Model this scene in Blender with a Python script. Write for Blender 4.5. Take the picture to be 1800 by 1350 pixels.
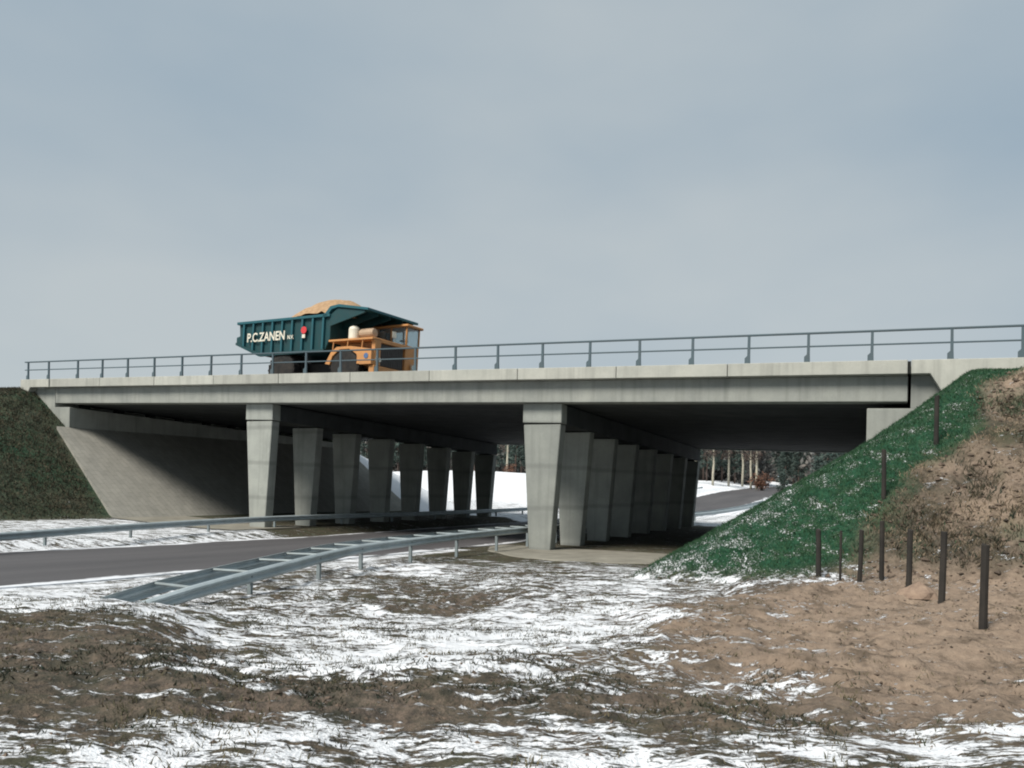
import bpy, math, random
import numpy as np
from mathutils import Matrix, Vector
random.seed(7); rng = np.random.default_rng(11)
scn = bpy.context.scene
for o in list(bpy.data.objects): bpy.data.objects.remove(o)
COL = scn.collection
rad = math.radians

# ------------------------------------------------------------------ camera
YAW, ROLL, EYE = 26.36, 1.3, 2.65
cd = bpy.data.cameras.new('camera'); cam = bpy.data.objects.new('camera', cd); COL.objects.link(cam)
cd.sensor_fit = 'HORIZONTAL'; cd.sensor_width = 36; cd.lens = 36*1437/1800
cd.shift_y = 173/1800; cd.clip_start = .1; cd.clip_end = 3000
cam.matrix_world = Matrix.Translation((0, 0, EYE)) @ Matrix.Rotation(rad(YAW), 4, 'Z') @ Matrix.Rotation(rad(90), 4, 'X') @ Matrix.Rotation(rad(ROLL), 4, 'Z')
scn.camera = cam
scn.cycles.filter_width = 2.0
# ------------------------------------------------------------------ sky, sun, exposure
SUN_EL, SUN_AZ = 50, 200            # azimuth, clockwise from +Y, of where the sun stands
w = bpy.data.worlds.new('World'); scn.world = w; w.use_nodes = True
nt = w.node_tree; N = nt.nodes; L = nt.links; N.clear()
out = N.new('ShaderNodeOutputWorld'); bg = N.new('ShaderNodeBackground'); bg.inputs['Strength'].default_value = .1
sky = N.new('ShaderNodeTexSky'); sky.sky_type = 'NISHITA'; sky.sun_disc = False
sky.sun_elevation = rad(SUN_EL); sky.sun_rotation = rad(SUN_AZ)
tc = N.new('ShaderNodeTexCoord'); mp = N.new('ShaderNodeMapping'); mp.inputs['Scale'].default_value = (1, 1, 2.2); mp.inputs['Location'].default_value = (.7, .35, .2)
nz = N.new('ShaderNodeTexNoise'); nz.inputs['Scale'].default_value = 1.3; nz.inputs['Detail'].default_value = 5; nz.inputs['Roughness'].default_value = .45
cr = N.new('ShaderNodeValToRGB'); cr.color_ramp.elements[0].position = .36; cr.color_ramp.elements[1].position = .66
cr.color_ramp.elements[0].color = (3.3, 4.2, 4.95, 1); cr.color_ramp.elements[1].color = (5.0, 5.5, 5.7, 1)
mx = N.new('ShaderNodeMix'); mx.data_type = 'RGBA'; mx.inputs[0].default_value = .93
L.new(tc.outputs['Generated'], mp.inputs[0]); L.new(mp.outputs[0], nz.inputs['Vector']); L.new(nz.outputs['Fac'], cr.inputs[0])
L.new(sky.outputs[0], mx.inputs[6]); L.new(cr.outputs[0], mx.inputs[7]); L.new(mx.outputs[2], bg.inputs['Color']); L.new(bg.outputs[0], out.inputs[0])
sd = bpy.data.lights.new('sun', 'SUN'); sun = bpy.data.objects.new('sun', sd); COL.objects.link(sun)
sd.energy = 5.0; sd.angle = rad(22); sd.color = (1, .95, .87)
az = rad(SUN_AZ); el = rad(SUN_EL)
sdir = Vector((math.sin(az)*math.cos(el), math.cos(az)*math.cos(el), math.sin(el)))
sun.rotation_euler = sdir.to_track_quat('Z', 'Y').to_euler(); sun.location = (0, -10, 30)
scn.view_settings.view_transform = 'Standard'; scn.view_settings.look = 'None'
scn.view_settings.exposure = 0.05; scn.view_settings.gamma = 1; scn.view_settings.use_curve_mapping = False

# ------------------------------------------------------------------ material helpers
class NT:
    def __init__(s, name, rough=.85, spec=.3, metal=0):
        s.m = bpy.data.materials.new(name); s.m.use_nodes = True; s.t = s.m.node_tree
        s.b = s.t.nodes['Principled BSDF']; s.b.inputs['Roughness'].default_value = rough
        s.b.inputs['Specular IOR Level'].default_value = spec; s.b.inputs['Metallic'].default_value = metal
        s.pos = s.t.nodes.new('ShaderNodeNewGeometry').outputs['Position']
    def n(s, typ): return s.t.nodes.new(typ)
    def link(s, a, b): s.t.links.new(a, b)
    def noise(s, scale=1, detail=4, rough=.55, stretch=(1,1,1), off=0, dist=0):
        mpn = s.n('ShaderNodeMapping'); mpn.inputs['Scale'].default_value = stretch; mpn.inputs['Location'].default_value = (off, off*1.7, off*.6)
        s.link(s.pos, mpn.inputs[0]); t = s.n('ShaderNodeTexNoise'); t.inputs['Scale'].default_value = scale
        t.inputs['Detail'].default_value = detail; t.inputs['Roughness'].default_value = rough; t.inputs['Distortion'].default_value = dist
        s.link(mpn.outputs[0], t.inputs['Vector']); return t.outputs['Fac']
    def ramp(s, f, stops):
        r = s.n('ShaderNodeValToRGB'); e = r.color_ramp.elements
        while len(e) < len(stops): e.new(.5)
        for k, (p, c) in enumerate(stops):
            e[k].position = p; e[k].color = (*c, 1) if not isinstance(c, (int, float)) else (c, c, c, 1)
        s.link(f, r.inputs[0]); return r.outputs[0]
    def mix(s, f, a, b, mode='MIX'):
        x = s.n('ShaderNodeMix'); x.data_type = 'RGBA'; x.blend_type = mode
        for v, i in ((f, 0), (a, 6), (b, 7)):
            if isinstance(v, (int, float)): x.inputs[i].default_value = v if i == 0 else (v, v, v, 1)
            elif isinstance(v, tuple): x.inputs[i].default_value = (*v, 1)
            else: s.link(v, x.inputs[i])
        return x.outputs[2]
    def math(s, op, a, b=0, c=None, clamp=False):
        x = s.n('ShaderNodeMath'); x.operation = op; x.use_clamp = clamp
        for v, i in ((a, 0), (b, 1), (c, 2)):
            if v is None: continue
            if isinstance(v, (int, float)): x.inputs[i].default_value = v
            else: s.link(v, x.inputs[i])
        return x.outputs[0]
    def attr(s, name):
        a = s.n('ShaderNodeAttribute'); a.attribute_name = name; return a.outputs['Fac']
    def bump(s, h, dist=.02, strength=.6, prev=None):
        b = s.n('ShaderNodeBump'); b.inputs['Distance'].default_value = dist; b.inputs['Strength'].default_value = strength
        s.link(h, b.inputs['Height'])
        if prev is not None: s.link(prev, b.inputs['Normal'])
        return b.outputs[0]
    def done(s, col=None, normal=None, rough=None):
        if isinstance(col, tuple): s.b.inputs['Base Color'].default_value = (*col, 1)
        elif col is not None: s.link(col, s.b.inputs['Base Color'])
        if normal is not None: s.link(normal, s.b.inputs['Normal'])
        if rough is not None: s.link(rough, s.b.inputs['Roughness'])
        return s.m

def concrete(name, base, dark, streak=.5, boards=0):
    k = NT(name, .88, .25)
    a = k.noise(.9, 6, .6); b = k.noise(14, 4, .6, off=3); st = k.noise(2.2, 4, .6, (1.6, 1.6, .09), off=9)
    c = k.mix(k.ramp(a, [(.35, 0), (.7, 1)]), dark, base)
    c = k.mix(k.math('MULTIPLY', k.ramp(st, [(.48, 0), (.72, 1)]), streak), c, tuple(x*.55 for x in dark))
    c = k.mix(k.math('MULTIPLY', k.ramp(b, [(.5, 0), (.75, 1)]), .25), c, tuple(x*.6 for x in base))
    oi = k.n('ShaderNodeObjectInfo').outputs['Random']; rr = k.math('MULTIPLY_ADD', oi, .22, .87)
    cc = k.n('ShaderNodeCombineColor'); [k.link(rr, cc.inputs[i]) for i in range(3)]; c = k.mix(1., c, cc.outputs[0], 'MULTIPLY')
    h = k.bump(b, .008, .5)
    if boards:
        wv = k.n('ShaderNodeTexWave'); wv.bands_direction = 'Z'; wv.inputs['Scale'].default_value = boards; wv.inputs['Distortion'].default_value = .4
        k.link(k.pos, wv.inputs['Vector'])
        line = k.ramp(wv.outputs['Fac'], [(.0, 1), (.06, 0)])
        c = k.mix(k.math('MULTIPLY', line, .35), c, tuple(x*.5 for x in dark)); h = k.bump(line, -.006, .5, h)
    return k.done(c, h)

def painted(name, col, rough=.45, metal=0, dirt=.35, dcol=(.09, .075, .06), spec=.4):
    k = NT(name, rough, spec, metal)
    a = k.noise(2.5, 6, .65); c = k.mix(k.math('MULTIPLY', k.ramp(a, [(.42, 0), (.75, 1)]), dirt), col, dcol)
    b = k.noise(.8, 3, .5, off=5); c = k.mix(k.math('MULTIPLY', b, .25), c, tuple(x*.7 for x in col))
    return k.done(c, k.bump(a, .004, .3))

M = {}
M['concrete'] = concrete('concrete', (.33, .34, .308), (.25, .262, .243), .42)
M['parapet'] = concrete('parapet_concrete', (.43, .43, .385), (.35, .355, .32), .45)
M['pier'] = concrete('pier_concrete', (.33, .345, .315), (.24, .253, .235), .38, boards=.19)
M['soffit_shade'] = concrete('soffit_shade_concrete', (.06, .066, .068), (.035, .04, .042), .2)  # concrete with the deep shade under the deck put into its base colour
M['joint'] = NT('joint_rubber', .9).done((.02, .022, .02))
M['steel'] = painted('grey_blue_paint', (.075, .11, .128), .5, .1, .3, (.1, .09, .08))
M['zinc'] = painted('galvanised_steel', (.40, .46, .48), .5, .15, .55, (.20, .22, .22), .4)
M['zinc_dark'] = painted('weathered_steel', (.22, .26, .27), .6, .2, .5)
k = NT('asphalt', .75, .3); a = k.noise(60, 3); b = k.noise(.5, 5, .6, (1, .12, 1)); f = k.noise(1.6, 6, .7, (1, .35, 1), off=6)
sx = k.n('ShaderNodeSeparateXYZ'); k.link(k.pos, sx.inputs[0])
c = k.mix(.55, k.ramp(a, [(.3, (.042, .041, .044)), (.75, (.105, .10, .104))]), k.ramp(b, [(.35, (.05, .048, .05)), (.68, (.105, .10, .102))]))
edge = k.math('MULTIPLY', k.math('SUBTRACT', k.math('ABSOLUTE', k.math('ADD', sx.outputs[0], 20.45)), 3.65), .5)          # slush thrown to the sides of the road
low = k.math('LESS_THAN', sx.outputs[2], 4)
sl = k.math('MULTIPLY', k.ramp(k.math('ADD', f, edge), [(.60, 0), (.72, 1)]), low)
c = k.mix(sl, c, (.62, .64, .67))
M['asphalt'] = k.done(c, k.bump(a, .006, .5))
k = NT('paved_concrete', .9, .2); a = k.noise(1.5, 6, .65); b = k.noise(25, 4); br = k.n('ShaderNodeTexBrick')
br.inputs['Scale'].default_value = 1.0; br.inputs['Brick Width'].default_value = .6; br.inputs['Row Height'].default_value = .3; br.inputs['Mortar Size'].default_value = .012
br.inputs['Color1'].default_value = (.31, .30, .265, 1); br.inputs['Color2'].default_value = (.25, .245, .22, 1); br.inputs['Mortar'].default_value = (.15, .15, .13, 1)
k.link(k.pos, br.inputs['Vector'])
M['paving'] = k.done(k.mix(.45, br.outputs['Color'], k.ramp(a, [(.3, (.19, .187, .163)), (.7, (.325, .315, .28))])), k.bump(b, .01, .6))
k = NT('apron_concrete', .9, .2); a = k.noise(1.1, 6, .65); b = k.noise(30, 3)
M['apron'] = k.done(k.ramp(a, [(.3, (.15, .142, .118)), (.7, (.25, .238, .20))]), k.bump(b, .008, .5))

# ground with cover weights held on the mesh (snow, sand, green, mud)
k = NT('ground', .92, .15)
sn, sa, gr, mu, lu = (k.attr(x) for x in ('snow', 'sand', 'green', 'mud', 'lump'))
n1 = k.noise(2.1, 7, .62); n2 = k.noise(8, 6, .7, off=4); n3 = k.noise(38, 4, .6, off=8); n5 = k.noise(1.9, 7, .68, (1, 1, 1), off=17)
def drift(scale, det, rgh, off, st):        # wind-drawn streaks, running across the field
    m_ = k.n('ShaderNodeMapping'); m_.vector_type = 'TEXTURE'; m_.inputs['Rotation'].default_value = (0, 0, rad(24)); m_.inputs['Scale'].default_value = st; m_.inputs['Location'].default_value = (off, off, 0)
    k.link(k.pos, m_.inputs[0]); t_ = k.n('ShaderNodeTexNoise'); t_.inputs['Scale'].default_value = scale; t_.inputs['Detail'].default_value = det; t_.inputs['Roughness'].default_value = rgh; t_.inputs['Distortion'].default_value = .6
    k.link(m_.outputs[0], t_.inputs['Vector']); return t_.outputs['Fac']
d1 = drift(2.0, 6, .65, 3, (2.2, .8, 1)); d2 = drift(8., 5, .65, 9, (2.4, .75, 1)); d3 = drift(30, 4, .6, 5, (1.8, .8, 1))
earth = k.mix(k.ramp(n2, [(.38, 0), (.62, 1)]), (.026, .026, .02), (.10, .08, .056))
earth = k.mix(k.ramp(n1, [(.42, 0), (.66, 1)]), earth, (.055, .06, .036))
mud = k.mix(k.ramp(n2, [(.35, 0), (.65, 1)]), (.055, .047, .042), (.205, .155, .125))
mud = k.mix(k.math('MULTIPLY', k.ramp(n3, [(.5, 0), (.68, 1)]), .6), mud, (.04, .04, .028))
sandc = k.mix(k.ramp(n2, [(.3, 0), (.68, 1)]), (.195, .146, .11), (.305, .235, .176))
sandc = k.mix(k.math('MULTIPLY', k.ramp(n5, [(.52, 0), (.62, 1)]), .7), sandc, (.075, .058, .042))
greenc = k.mix(k.ramp(n2, [(.35, 0), (.65, 1)]), (.008, .038, .021), (.026, .085, .045))
greenc = k.mix(k.math('MULTIPLY', k.ramp(n1, [(.48, 0), (.64, 1)]), .65), greenc, (.055, .075, .036))
mud = k.mix(k.math('MULTIPLY', k.ramp(d1, [(.47, 0), (.60, 1)]), .75), mud, (.022, .029, .024))
c = k.mix(mu, earth, mud); c = k.mix(sa, c, sandc); c = k.mix(gr, c, greenc)
comb = k.math('ADD', k.math('MULTIPLY', d1, .36), k.math('ADD', k.math('MULTIPLY', d2, .40), k.math('MULTIPLY', d3, .24)))
comb = k.math('MULTIPLY_ADD', comb, 2.1, -.56)
comb = k.math('SUBTRACT', comb, k.math('MULTIPLY', lu, .05))
cg = k.math('MULTIPLY_ADD', k.math('ADD', k.math('MULTIPLY', k.noise(22, 4, .7, off=11), .6), k.math('MULTIPLY', n1, .4)), 1.5, -.25)
comb = k.math('ADD', comb, k.math('MULTIPLY', gr, k.math('SUBTRACT', cg, comb)))
thr = k.math('ADD', comb, k.math('MULTIPLY', k.math('SUBTRACT', sn, .475), .44))
mask = k.ramp(thr, [(.465, 0), (.545, 1)])
snowc = k.mix(n2, (.66, .69, .74), (.80, .81, .82))
c = k.mix(mask, c, snowc)
h = k.bump(k.math('ADD', n2, k.math('MULTIPLY', n3, .6)), .065, .8); h = k.bump(mask, .05, .7, h)
M['ground'] = k.done(c, h)

def leafmat(name, c0, c1, trans=0):
    k = NT(name, .8, .2); v = k.attr('var'); return k.done(k.mix(v, c0, c1))
M['grass'] = leafmat('grass_blades', (.012, .045, .024), (.048, .105, .050))
M['drygrass'] = leafmat('dry_grass_blades', (.030, .040, .022), (.17, .14, .085))
M['tussock'] = leafmat('tussock_blades', (.11, .09, .062), (.33, .255, .18))
M['bankgrass'] = leafmat('bank_grass_blades', (.012, .028, .020), (.115, .088, .058))
M['wood'] = painted('dark_timber', (.028, .026, .024), .85, 0, .5, (.07, .06, .05), .2)
k = NT('loose_sand', .95, .1); a = k.noise(5, 6, .65)
M['sandheap'] = k.done(k.ramp(a, [(.3, (.27, .175, .10)), (.7, (.42, .285, .175))]), k.bump(a, .05, .5))
k = NT('dry_clod', .95, .1); a = k.noise(7, 6, .65)
M['rock'] = k.done(k.ramp(a, [(.3, (.16, .115, .09)), (.7, (.31, .23, .17))]), k.bump(a, .03, .6))

# ------------------------------------------------------------------ mesh helpers
class MB:
    def __init__(s): s.v = []; s.f = []
    def add(s, v, f):
        o = len(s.v); s.v += [tuple(p) for p in v]; s.f += [tuple(i+o for i in q) for q in f]; return s
    def box(s, x0, x1, y0, y1, z0, z1, fn=None):
        v = [(x, y, z) for z in (z0, z1) for y in (y0, y1) for x in (x0, x1)]
        if fn: v = [fn(*p) for p in v]
        return s.add(v, [(0,2,3,1), (4,5,7,6), (0,1,5,4), (2,6,7,3), (0,4,6,2), (1,3,7,5)])
    def prism(s, poly, y0, y1, fn=None):         # poly in (x,z), extruded in y; poly counter-clockwise seen from -y
        n = len(poly); v = [(x, y0, z) for x, z in poly] + [(x, y1, z) for x, z in poly]
        if fn: v = [fn(*p) for p in v]
        f = [tuple(range(n)), tuple(range(2*n-1, n-1, -1))] + [(i, i+n, (i+1) % n+n, (i+1) % n) for i in range(n)]
        return s.add(v, f)
    def tube(s, pts, r, n=8, cap=True):
        pts = [Vector(p) for p in pts]; rs = r if isinstance(r, (list, tuple)) else [r]*len(pts); v = []; f = []
        for i, p in enumerate(pts):
            t = (pts[min(i+1, len(pts)-1)]-pts[max(i-1, 0)]).normalized()
            a = t.cross(Vector((0, 0, 1)) if abs(t.z) < .9 else Vector((1, 0, 0))).normalized(); b = t.cross(a)
            v += [p+(a*math.cos(2*math.pi*j/n)+b*math.sin(2*math.pi*j/n))*rs[i] for j in range(n)]
        for i in range(len(pts)-1):
            for j in range(n): f.append((i*n+j, i*n+(j+1) % n, (i+1)*n+(j+1) % n, (i+1)*n+j))
        if cap: f += [tuple(range(n-1, -1, -1)), tuple((len(pts)-1)*n+j for j in range(n))]
        return s.add(v, f)
    def lathe(s, prof, c, axis='y', n=28):        # prof: (radius, along axis)
        v = []; f = []; m = len(prof)
        for j in range(n):
            a = 2*math.pi*j/n
            for r, t in prof:
                p = (r*math.cos(a), t, r*math.sin(a)) if axis == 'y' else (r*math.cos(a), r*math.sin(a), t) if axis == 'z' else (t, r*math.cos(a), r*math.sin(a))
                v.append((c[0]+p[0], c[1]+p[1], c[2]+p[2]))
        for j in range(n):
            for i in range(m-1): f.append((j*m+i, j*m+i+1, ((j+1) % n)*m+i+1, ((j+1) % n)*m+i))
        f += [tuple(j*m for j in range(n)), tuple(j*m+m-1 for j in range(n-1, -1, -1))]
        return s.add(v, f)
    def sweep(s, sec, pts, sidefn=None):          # open section (side, up) along a path in plan
        pts = [Vector(p) for p in pts]; m = len(sec); v = []; f = []
        for i, p in enumerate(pts):
            t = pts[min(i+1, len(pts)-1)]-pts[max(i-1, 0)]; t.z = 0; t.normalize(); r = Vector((t.y, -t.x, 0))
            v += [p+r*a+Vector((0, 0, b)) for a, b in sec]
        for i in range(len(pts)-1):
            for j in range(m): f.append((i*m+j, i*m+(j+1) % m, (i+1)*m+(j+1) % m, (i+1)*m+j))
        f += [tuple(range(m-1, -1, -1)), tuple((len(pts)-1)*m+j for j in range(m))]
        return s.add(v, f)
    def build(s, name, mat, parent=None, smooth=False, bevel=0, local=False):
        me = bpy.data.meshes.new(name); me.from_pydata(s.v, [], s.f); me.update(); me.materials.append(mat if not isinstance(mat, str) else M[mat])
        import bmesh
        bm = bmesh.new(); bm.from_mesh(me); bmesh.ops.recalc_face_normals(bm, faces=bm.faces)
        if bevel: bmesh.ops.bevel(bm, geom=bm.edges[:], offset=bevel, segments=1, affect='EDGES', clamp_overlap=True)
        bm.to_mesh(me); bm.free()
        if smooth: me.polygons.foreach_set('use_smooth', [True]*len(me.polygons))
        return link(name, me, parent, local)
def link(name, me, parent=None, local=False):
    o = bpy.data.objects.new(name, me); COL.objects.link(o)
    if parent is not None:
        o.parent = parent
        if not local:
            root = parent
            loc = Vector((0, 0, 0))
            while root is not None: loc += Vector(root.location) if root.type == 'EMPTY' else Vector((0, 0, 0)); root = root.parent
            if parent.type == 'EMPTY': o.matrix_parent_inverse = Matrix.Translation(-loc)
    return o
def tag(o, label=None, cat=None, group=None, kind=None):
    for a, b in (('label', label), ('category', cat), ('group', group), ('kind', kind)):
        if b: o[a] = b
    return o
def thing(name, loc, label, cat, group=None, rz=0):
    o = bpy.data.objects.new(name, None); COL.objects.link(o); o.location = loc; o.rotation_euler = (0, 0, rz); o.empty_display_size = .3
    return tag(o, label, cat, group)
def copy_tree(o, parent=None):
    c = o.copy(); COL.objects.link(c)
    if parent is not None: c.parent = parent
    for ch in list(o.children): copy_tree(ch, c)
    return c

# ------------------------------------------------------------------ terrain
_lat = np.random.default_rng(5).random((256, 256))
def vnoise(x, y):
    xi = np.floor(x).astype(int); yi = np.floor(y).astype(int); fx = x-xi; fy = y-yi
    fx = fx*fx*(3-2*fx); fy = fy*fy*(3-2*fy); g = lambda a, b: _lat[a % 256, b % 256]
    return (g(xi, yi)*(1-fx)*(1-fy)+g(xi+1, yi)*fx*(1-fy)+g(xi, yi+1)*(1-fx)*fy+g(xi+1, yi+1)*fx*fy)*2-1
def fbm(x, y, s, o=4, off=0):
    r = 0; a = .5
    for i in range(o): r = r+a*vnoise(x*s+off+13.1*i, y*s+off*1.3+7.7*i); s *= 2.03; a *= .5
    return r
def smin(a, b, k=.6):
    h = np.clip(.5+.5*(b-a)/k, 0, 1); return b*(1-h)+a*h-k*h*(1-h)
def sstep(a, b, x):
    t = np.clip((x-a)/(b-a), 0, 1); return t*t*(3-2*t)
def shep(ctrl, X, Y, p=2.6):
    num = 0; den = 0
    for cx, cy, v in ctrl:
        wgt = 1/((X-cx)**2+(Y-cy)**2+.25)**p; num = num+wgt*v; den = den+wgt
    return num/den
FIELD = [(-13,30,0),(-13,24,.05),(-8,26,.1),(-7,22,.2),(-13,18,.16),(-12.5,12,.34),(-14,6,.5),(-10,14,.3),(-8,11,.35),(-5,16,.45),(-5,11,.48),
 (-7,8,.5),(-10,6.5,.75),(-8,5,.95),(-6.5,3.8,.95),(-3,6,.9),(-2.2,4.3,.85),(0,0,.95),(.7,6,.9),(1,10,.82),(-2,13,.72),(-1.5,17.5,.72),(3,14,.8),(3,18,.85),
 (-5,0,1.),(6,10,.9),(-12,0,.9),(10,5,1.),(-2,9,.75),(-4,20,.4),(-6,24,.15),(0,21,.8),(8,20,.9),(-9,32,0.02),(-4,30,.1)]
def road_z(Y): return np.interp(Y, [-60, 0, 10, 20, 30, 55, 75, 87, 100, 113, 139, 200, 400], [.9, .62, .36, .13, 0, -.06, .2, .62, 1.33, 1.98, 2.7, 3.4, 4.])
TOP0, GRADE, FALL = 6.80, .0216, .031
def T(X, Y): return TOP0-GRADE*X-FALL*(Y-28.65)
def crest(X, Y): return 6.80-GRADE*np.clip(X, -70, 40)-.42-.031*np.clip(Y-28.65, 0, 24)
def height(X, Y, detail=True):
    X = np.asarray(X, float); Y = np.asarray(Y, float)
    zr = road_z(Y)
    fld = shep(FIELD, X, np.minimum(Y, 33))
    far = zr+.12-.25*sstep(60, 75, Y)*sstep(-14, -8, X)+.4*sstep(90, 150, Y)
    right = fld*(1-sstep(31, 45, Y))+far*sstep(31, 45, Y)
    leftb = zr+.22+sstep(-28, -36, X)*.25*(1-sstep(40, 60, Y))+2.3*np.exp(-((X+62)/26)**2-((Y-98)/26)**2)+.7*sstep(90, 130, Y)*sstep(-26, -32, X)
    roadbed = zr-.05
    wl = sstep(-25.0, -26.3, X); wr = sstep(-15.9, -14.2, X)
    base = leftb*wl+right*wr+roadbed*(1-wl-wr)
    base = base+3.0*sstep(-30, -60, X)*sstep(10, -40, Y)
    # embankments either side of the bridge
    zr_ = smin(smin(.70*(X+6.75)+.03*np.clip(X+3, 0, 9)**2+.1, crest(X, Y), .3), smin(.70*(Y-19.35)+.72, .66*(62-Y)+.3, 1.), .9)
    zl_ = smin(smin(-.73*(X+34.75)+.15, crest(X, Y), .4), smin(.70*(Y-18.2)+.6, .66*(62-Y)+.3, 1.), 1.2)
    z = np.maximum(np.maximum(base, zr_), zl_)
    if detail:
        onbank = np.clip((np.maximum(zr_, zl_)-base)*1.5, 0, 1)
        br = brown(X, Y)*onbank*(X > -10)
        z = z+br*(.14+.28*fbm(X, Y, .9, 4, 3.)+.1*fbm(X, Y, 4., 3, 8))
        openf = wr*(1-sstep(21, 24, Y))
        md = cover(MUD, X, Y)*openf
        z = z+openf*(1-onbank)*(.07*fbm(X, Y, .8, 3, 1.)+.05*fbm(X, Y, 3.2, 4, 5.))+md*(.16*fbm(X, Y, 1.7, 4, 9.)+.09*fbm(X, Y, 6, 3, 2.))
        for pts, wd, dp in RUTS: z = z-dp*np.exp(-(pdist(pts, X, Y)/wd)**2)*openf+dp*.5*np.exp(-((pdist(pts, X, Y)-2*wd)/wd)**2)*openf
        z = z+onbank*.06*fbm(X, Y, 2.2, 3, 6.)*(1-sstep(-33.5, -36, X)*(Y > 26.5))
        snowy = (1-onbank)*(Y > 55)*(wl+wr)
        z = z+snowy*.15*fbm(X, Y, .15, 4)
    return z
def pdist(pts, X, Y):
    d = 1e9
    for (x0, y0), (x1, y1) in zip(pts, pts[1:]):
        dx, dy = x1-x0, y1-y0; t = np.clip(((X-x0)*dx+(Y-y0)*dy)/(dx*dx+dy*dy), 0, 1)
        d = np.minimum(d, np.hypot(X-x0-t*dx, Y-y0-t*dy))
    return d
RUTS = [([(-3.0,8.76),(-1.96,8.9),(-1.07,8.82),(0,8.63),(.87,8.4),(2,8)], .06, .09), ([(-3.2,8.2),(-2.3,8.8),(-1.1,9.12)], .06, .05),
        ([(-6,5.56),(-5.16,5.66),(-4.1,6.09),(-2.9,7.14)], .07, .05), ([(-6.5,6),(-5.4,6.1),(-4.2,6.4),(-3,7.5)], .06, .04),
        ([(-5.9,3.64),(-4.7,4.67),(-2.9,5.9),(-.95,7.5),(1,8)], .10, .06)]
# line where the green turf ends and the bare earth of the front slope begins: X of the edge for a given Y
def brown(X, Y):
    e = np.interp(Y, [17, 19.9, 21.6, 23.9, 26.3, 28.5], [-1.8, -1.25, -.35, .75, 1.65, 3.0]); return sstep(-.45, .6, X-e+.9*fbm(X, Y, .9, 4, 4.))
SNOW = [(-16.1,12.5,0.8),(-14.1,13.1,0.6),(-12.8,14.3,0.5),(-12.0,16.4,0.3),(-10.0,17.2,0.5),(-7.8,17.3,0.5),(-6.1,18.4,0.6),(-12.8,8.4,0.78),(-10.7,8.3,0.78),(-11.6,10.8,0.55),(-10.4,11.6,0.45),(-9.2,12.7,0.4),(-7.8,13.4,0.22),(-6.1,13.7,0.55),(-4.8,14.6,0.66),(-3.0,13.7,0.35),(-1.8,14.6,0.05),(-0.5,15.5,0.03),(1.2,16.0,0.03),(-9.8,6.4,0.2),(-9.0,7.0,0.4),(-8.8,8.2,0.5),(-8.7,9.7,0.55),(-7.7,10.5,0.65),(-6.2,10.7,0.7),(-5.1,11.4,0.8),(-3.9,11.9,0.75),(-2.6,11.5,0.12),(-1.5,12.1,0.05),(-0.4,12.8,0.03),(1.0,13.3,0.03),(-7.6,5.0,0.08),(-7.0,5.4,0.2),(-7.9,7.3,0.5),(-7.1,8.0,0.65),(-6.2,8.5,0.75),(-5.3,9.1,0.85),(-4.3,9.7,0.85),(-3.0,9.1,0.65),(-2.1,9.7,0.2),(-1.2,10.2,0.08),(-0.3,10.5,0.04),(0.9,11.2,0.04),(-6.7,4.4,0.05),(-6.2,4.8,0.12),(-5.6,5.2,0.42),(-5.2,5.9,0.66),(-4.5,6.2,0.62),(-3.8,6.5,0.66),(-3.1,7.0,0.55),(-2.6,8.0,0.42),(-1.9,8.5,0.35),(-1.1,9.0,0.15),(-0.3,9.2,0.05),(0.8,9.8,0.05),(-6.1,4.0,0.2),(-5.5,4.3,0.15),(-5.0,4.7,0.15),(-4.6,5.1,0.15),(-4.0,5.5,0.15),(-3.4,5.8,0.2),(-2.8,6.2,0.2),(-2.2,6.6,0.25),(-1.6,7.3,0.32),(-1.0,7.9,0.42),(-0.3,8.2,0.1),(0.7,8.7,0.1),(-5.5,3.6,0.1),(-5.0,3.9,0.12),(-4.6,4.3,0.15),(-4.2,4.7,0.15),(-3.6,5.0,0.15),(-3.1,5.3,0.2),(-2.5,5.6,0.2),(-1.9,6.0,0.2),(-1.4,6.3,0.2),(-0.8,6.7,0.25),(-0.2,7.0,0.2),(0.6,7.5,0.3),(-5.1,3.3,0.55),(-4.6,3.6,0.6),(-4.3,4.0,0.65),(-3.8,4.3,0.65),(-3.3,4.6,0.65),(-2.8,4.9,0.66),(-2.3,5.2,0.65),(-1.8,5.5,0.6),(-1.3,5.8,0.5),(-0.7,6.0,0.5),(-0.2,6.3,0.55),(0.5,6.8,0.6),(-4.6,3.1,0.5),(-4.3,3.3,0.6),(-3.9,3.7,0.6),(-3.5,4.0,0.62),(-3.1,4.2,0.62),(-2.6,4.5,0.62),(-2.1,4.8,0.6),(-1.6,5.1,0.6),(-1.2,5.3,0.55),(-0.7,5.5,0.6),(-0.2,5.7,0.6),(0.5,6.1,0.6),
 (-12.3,19,.7),(-10,20.5,.42),(-7.5,20.3,.5),(-13,24,.3),(-4,18.9,.6),(-2,18.9,.55),(0,18.5,.1),(4,14,.08),(4,8,.3),(0,2,.55),(-8,1,.5)]
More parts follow.
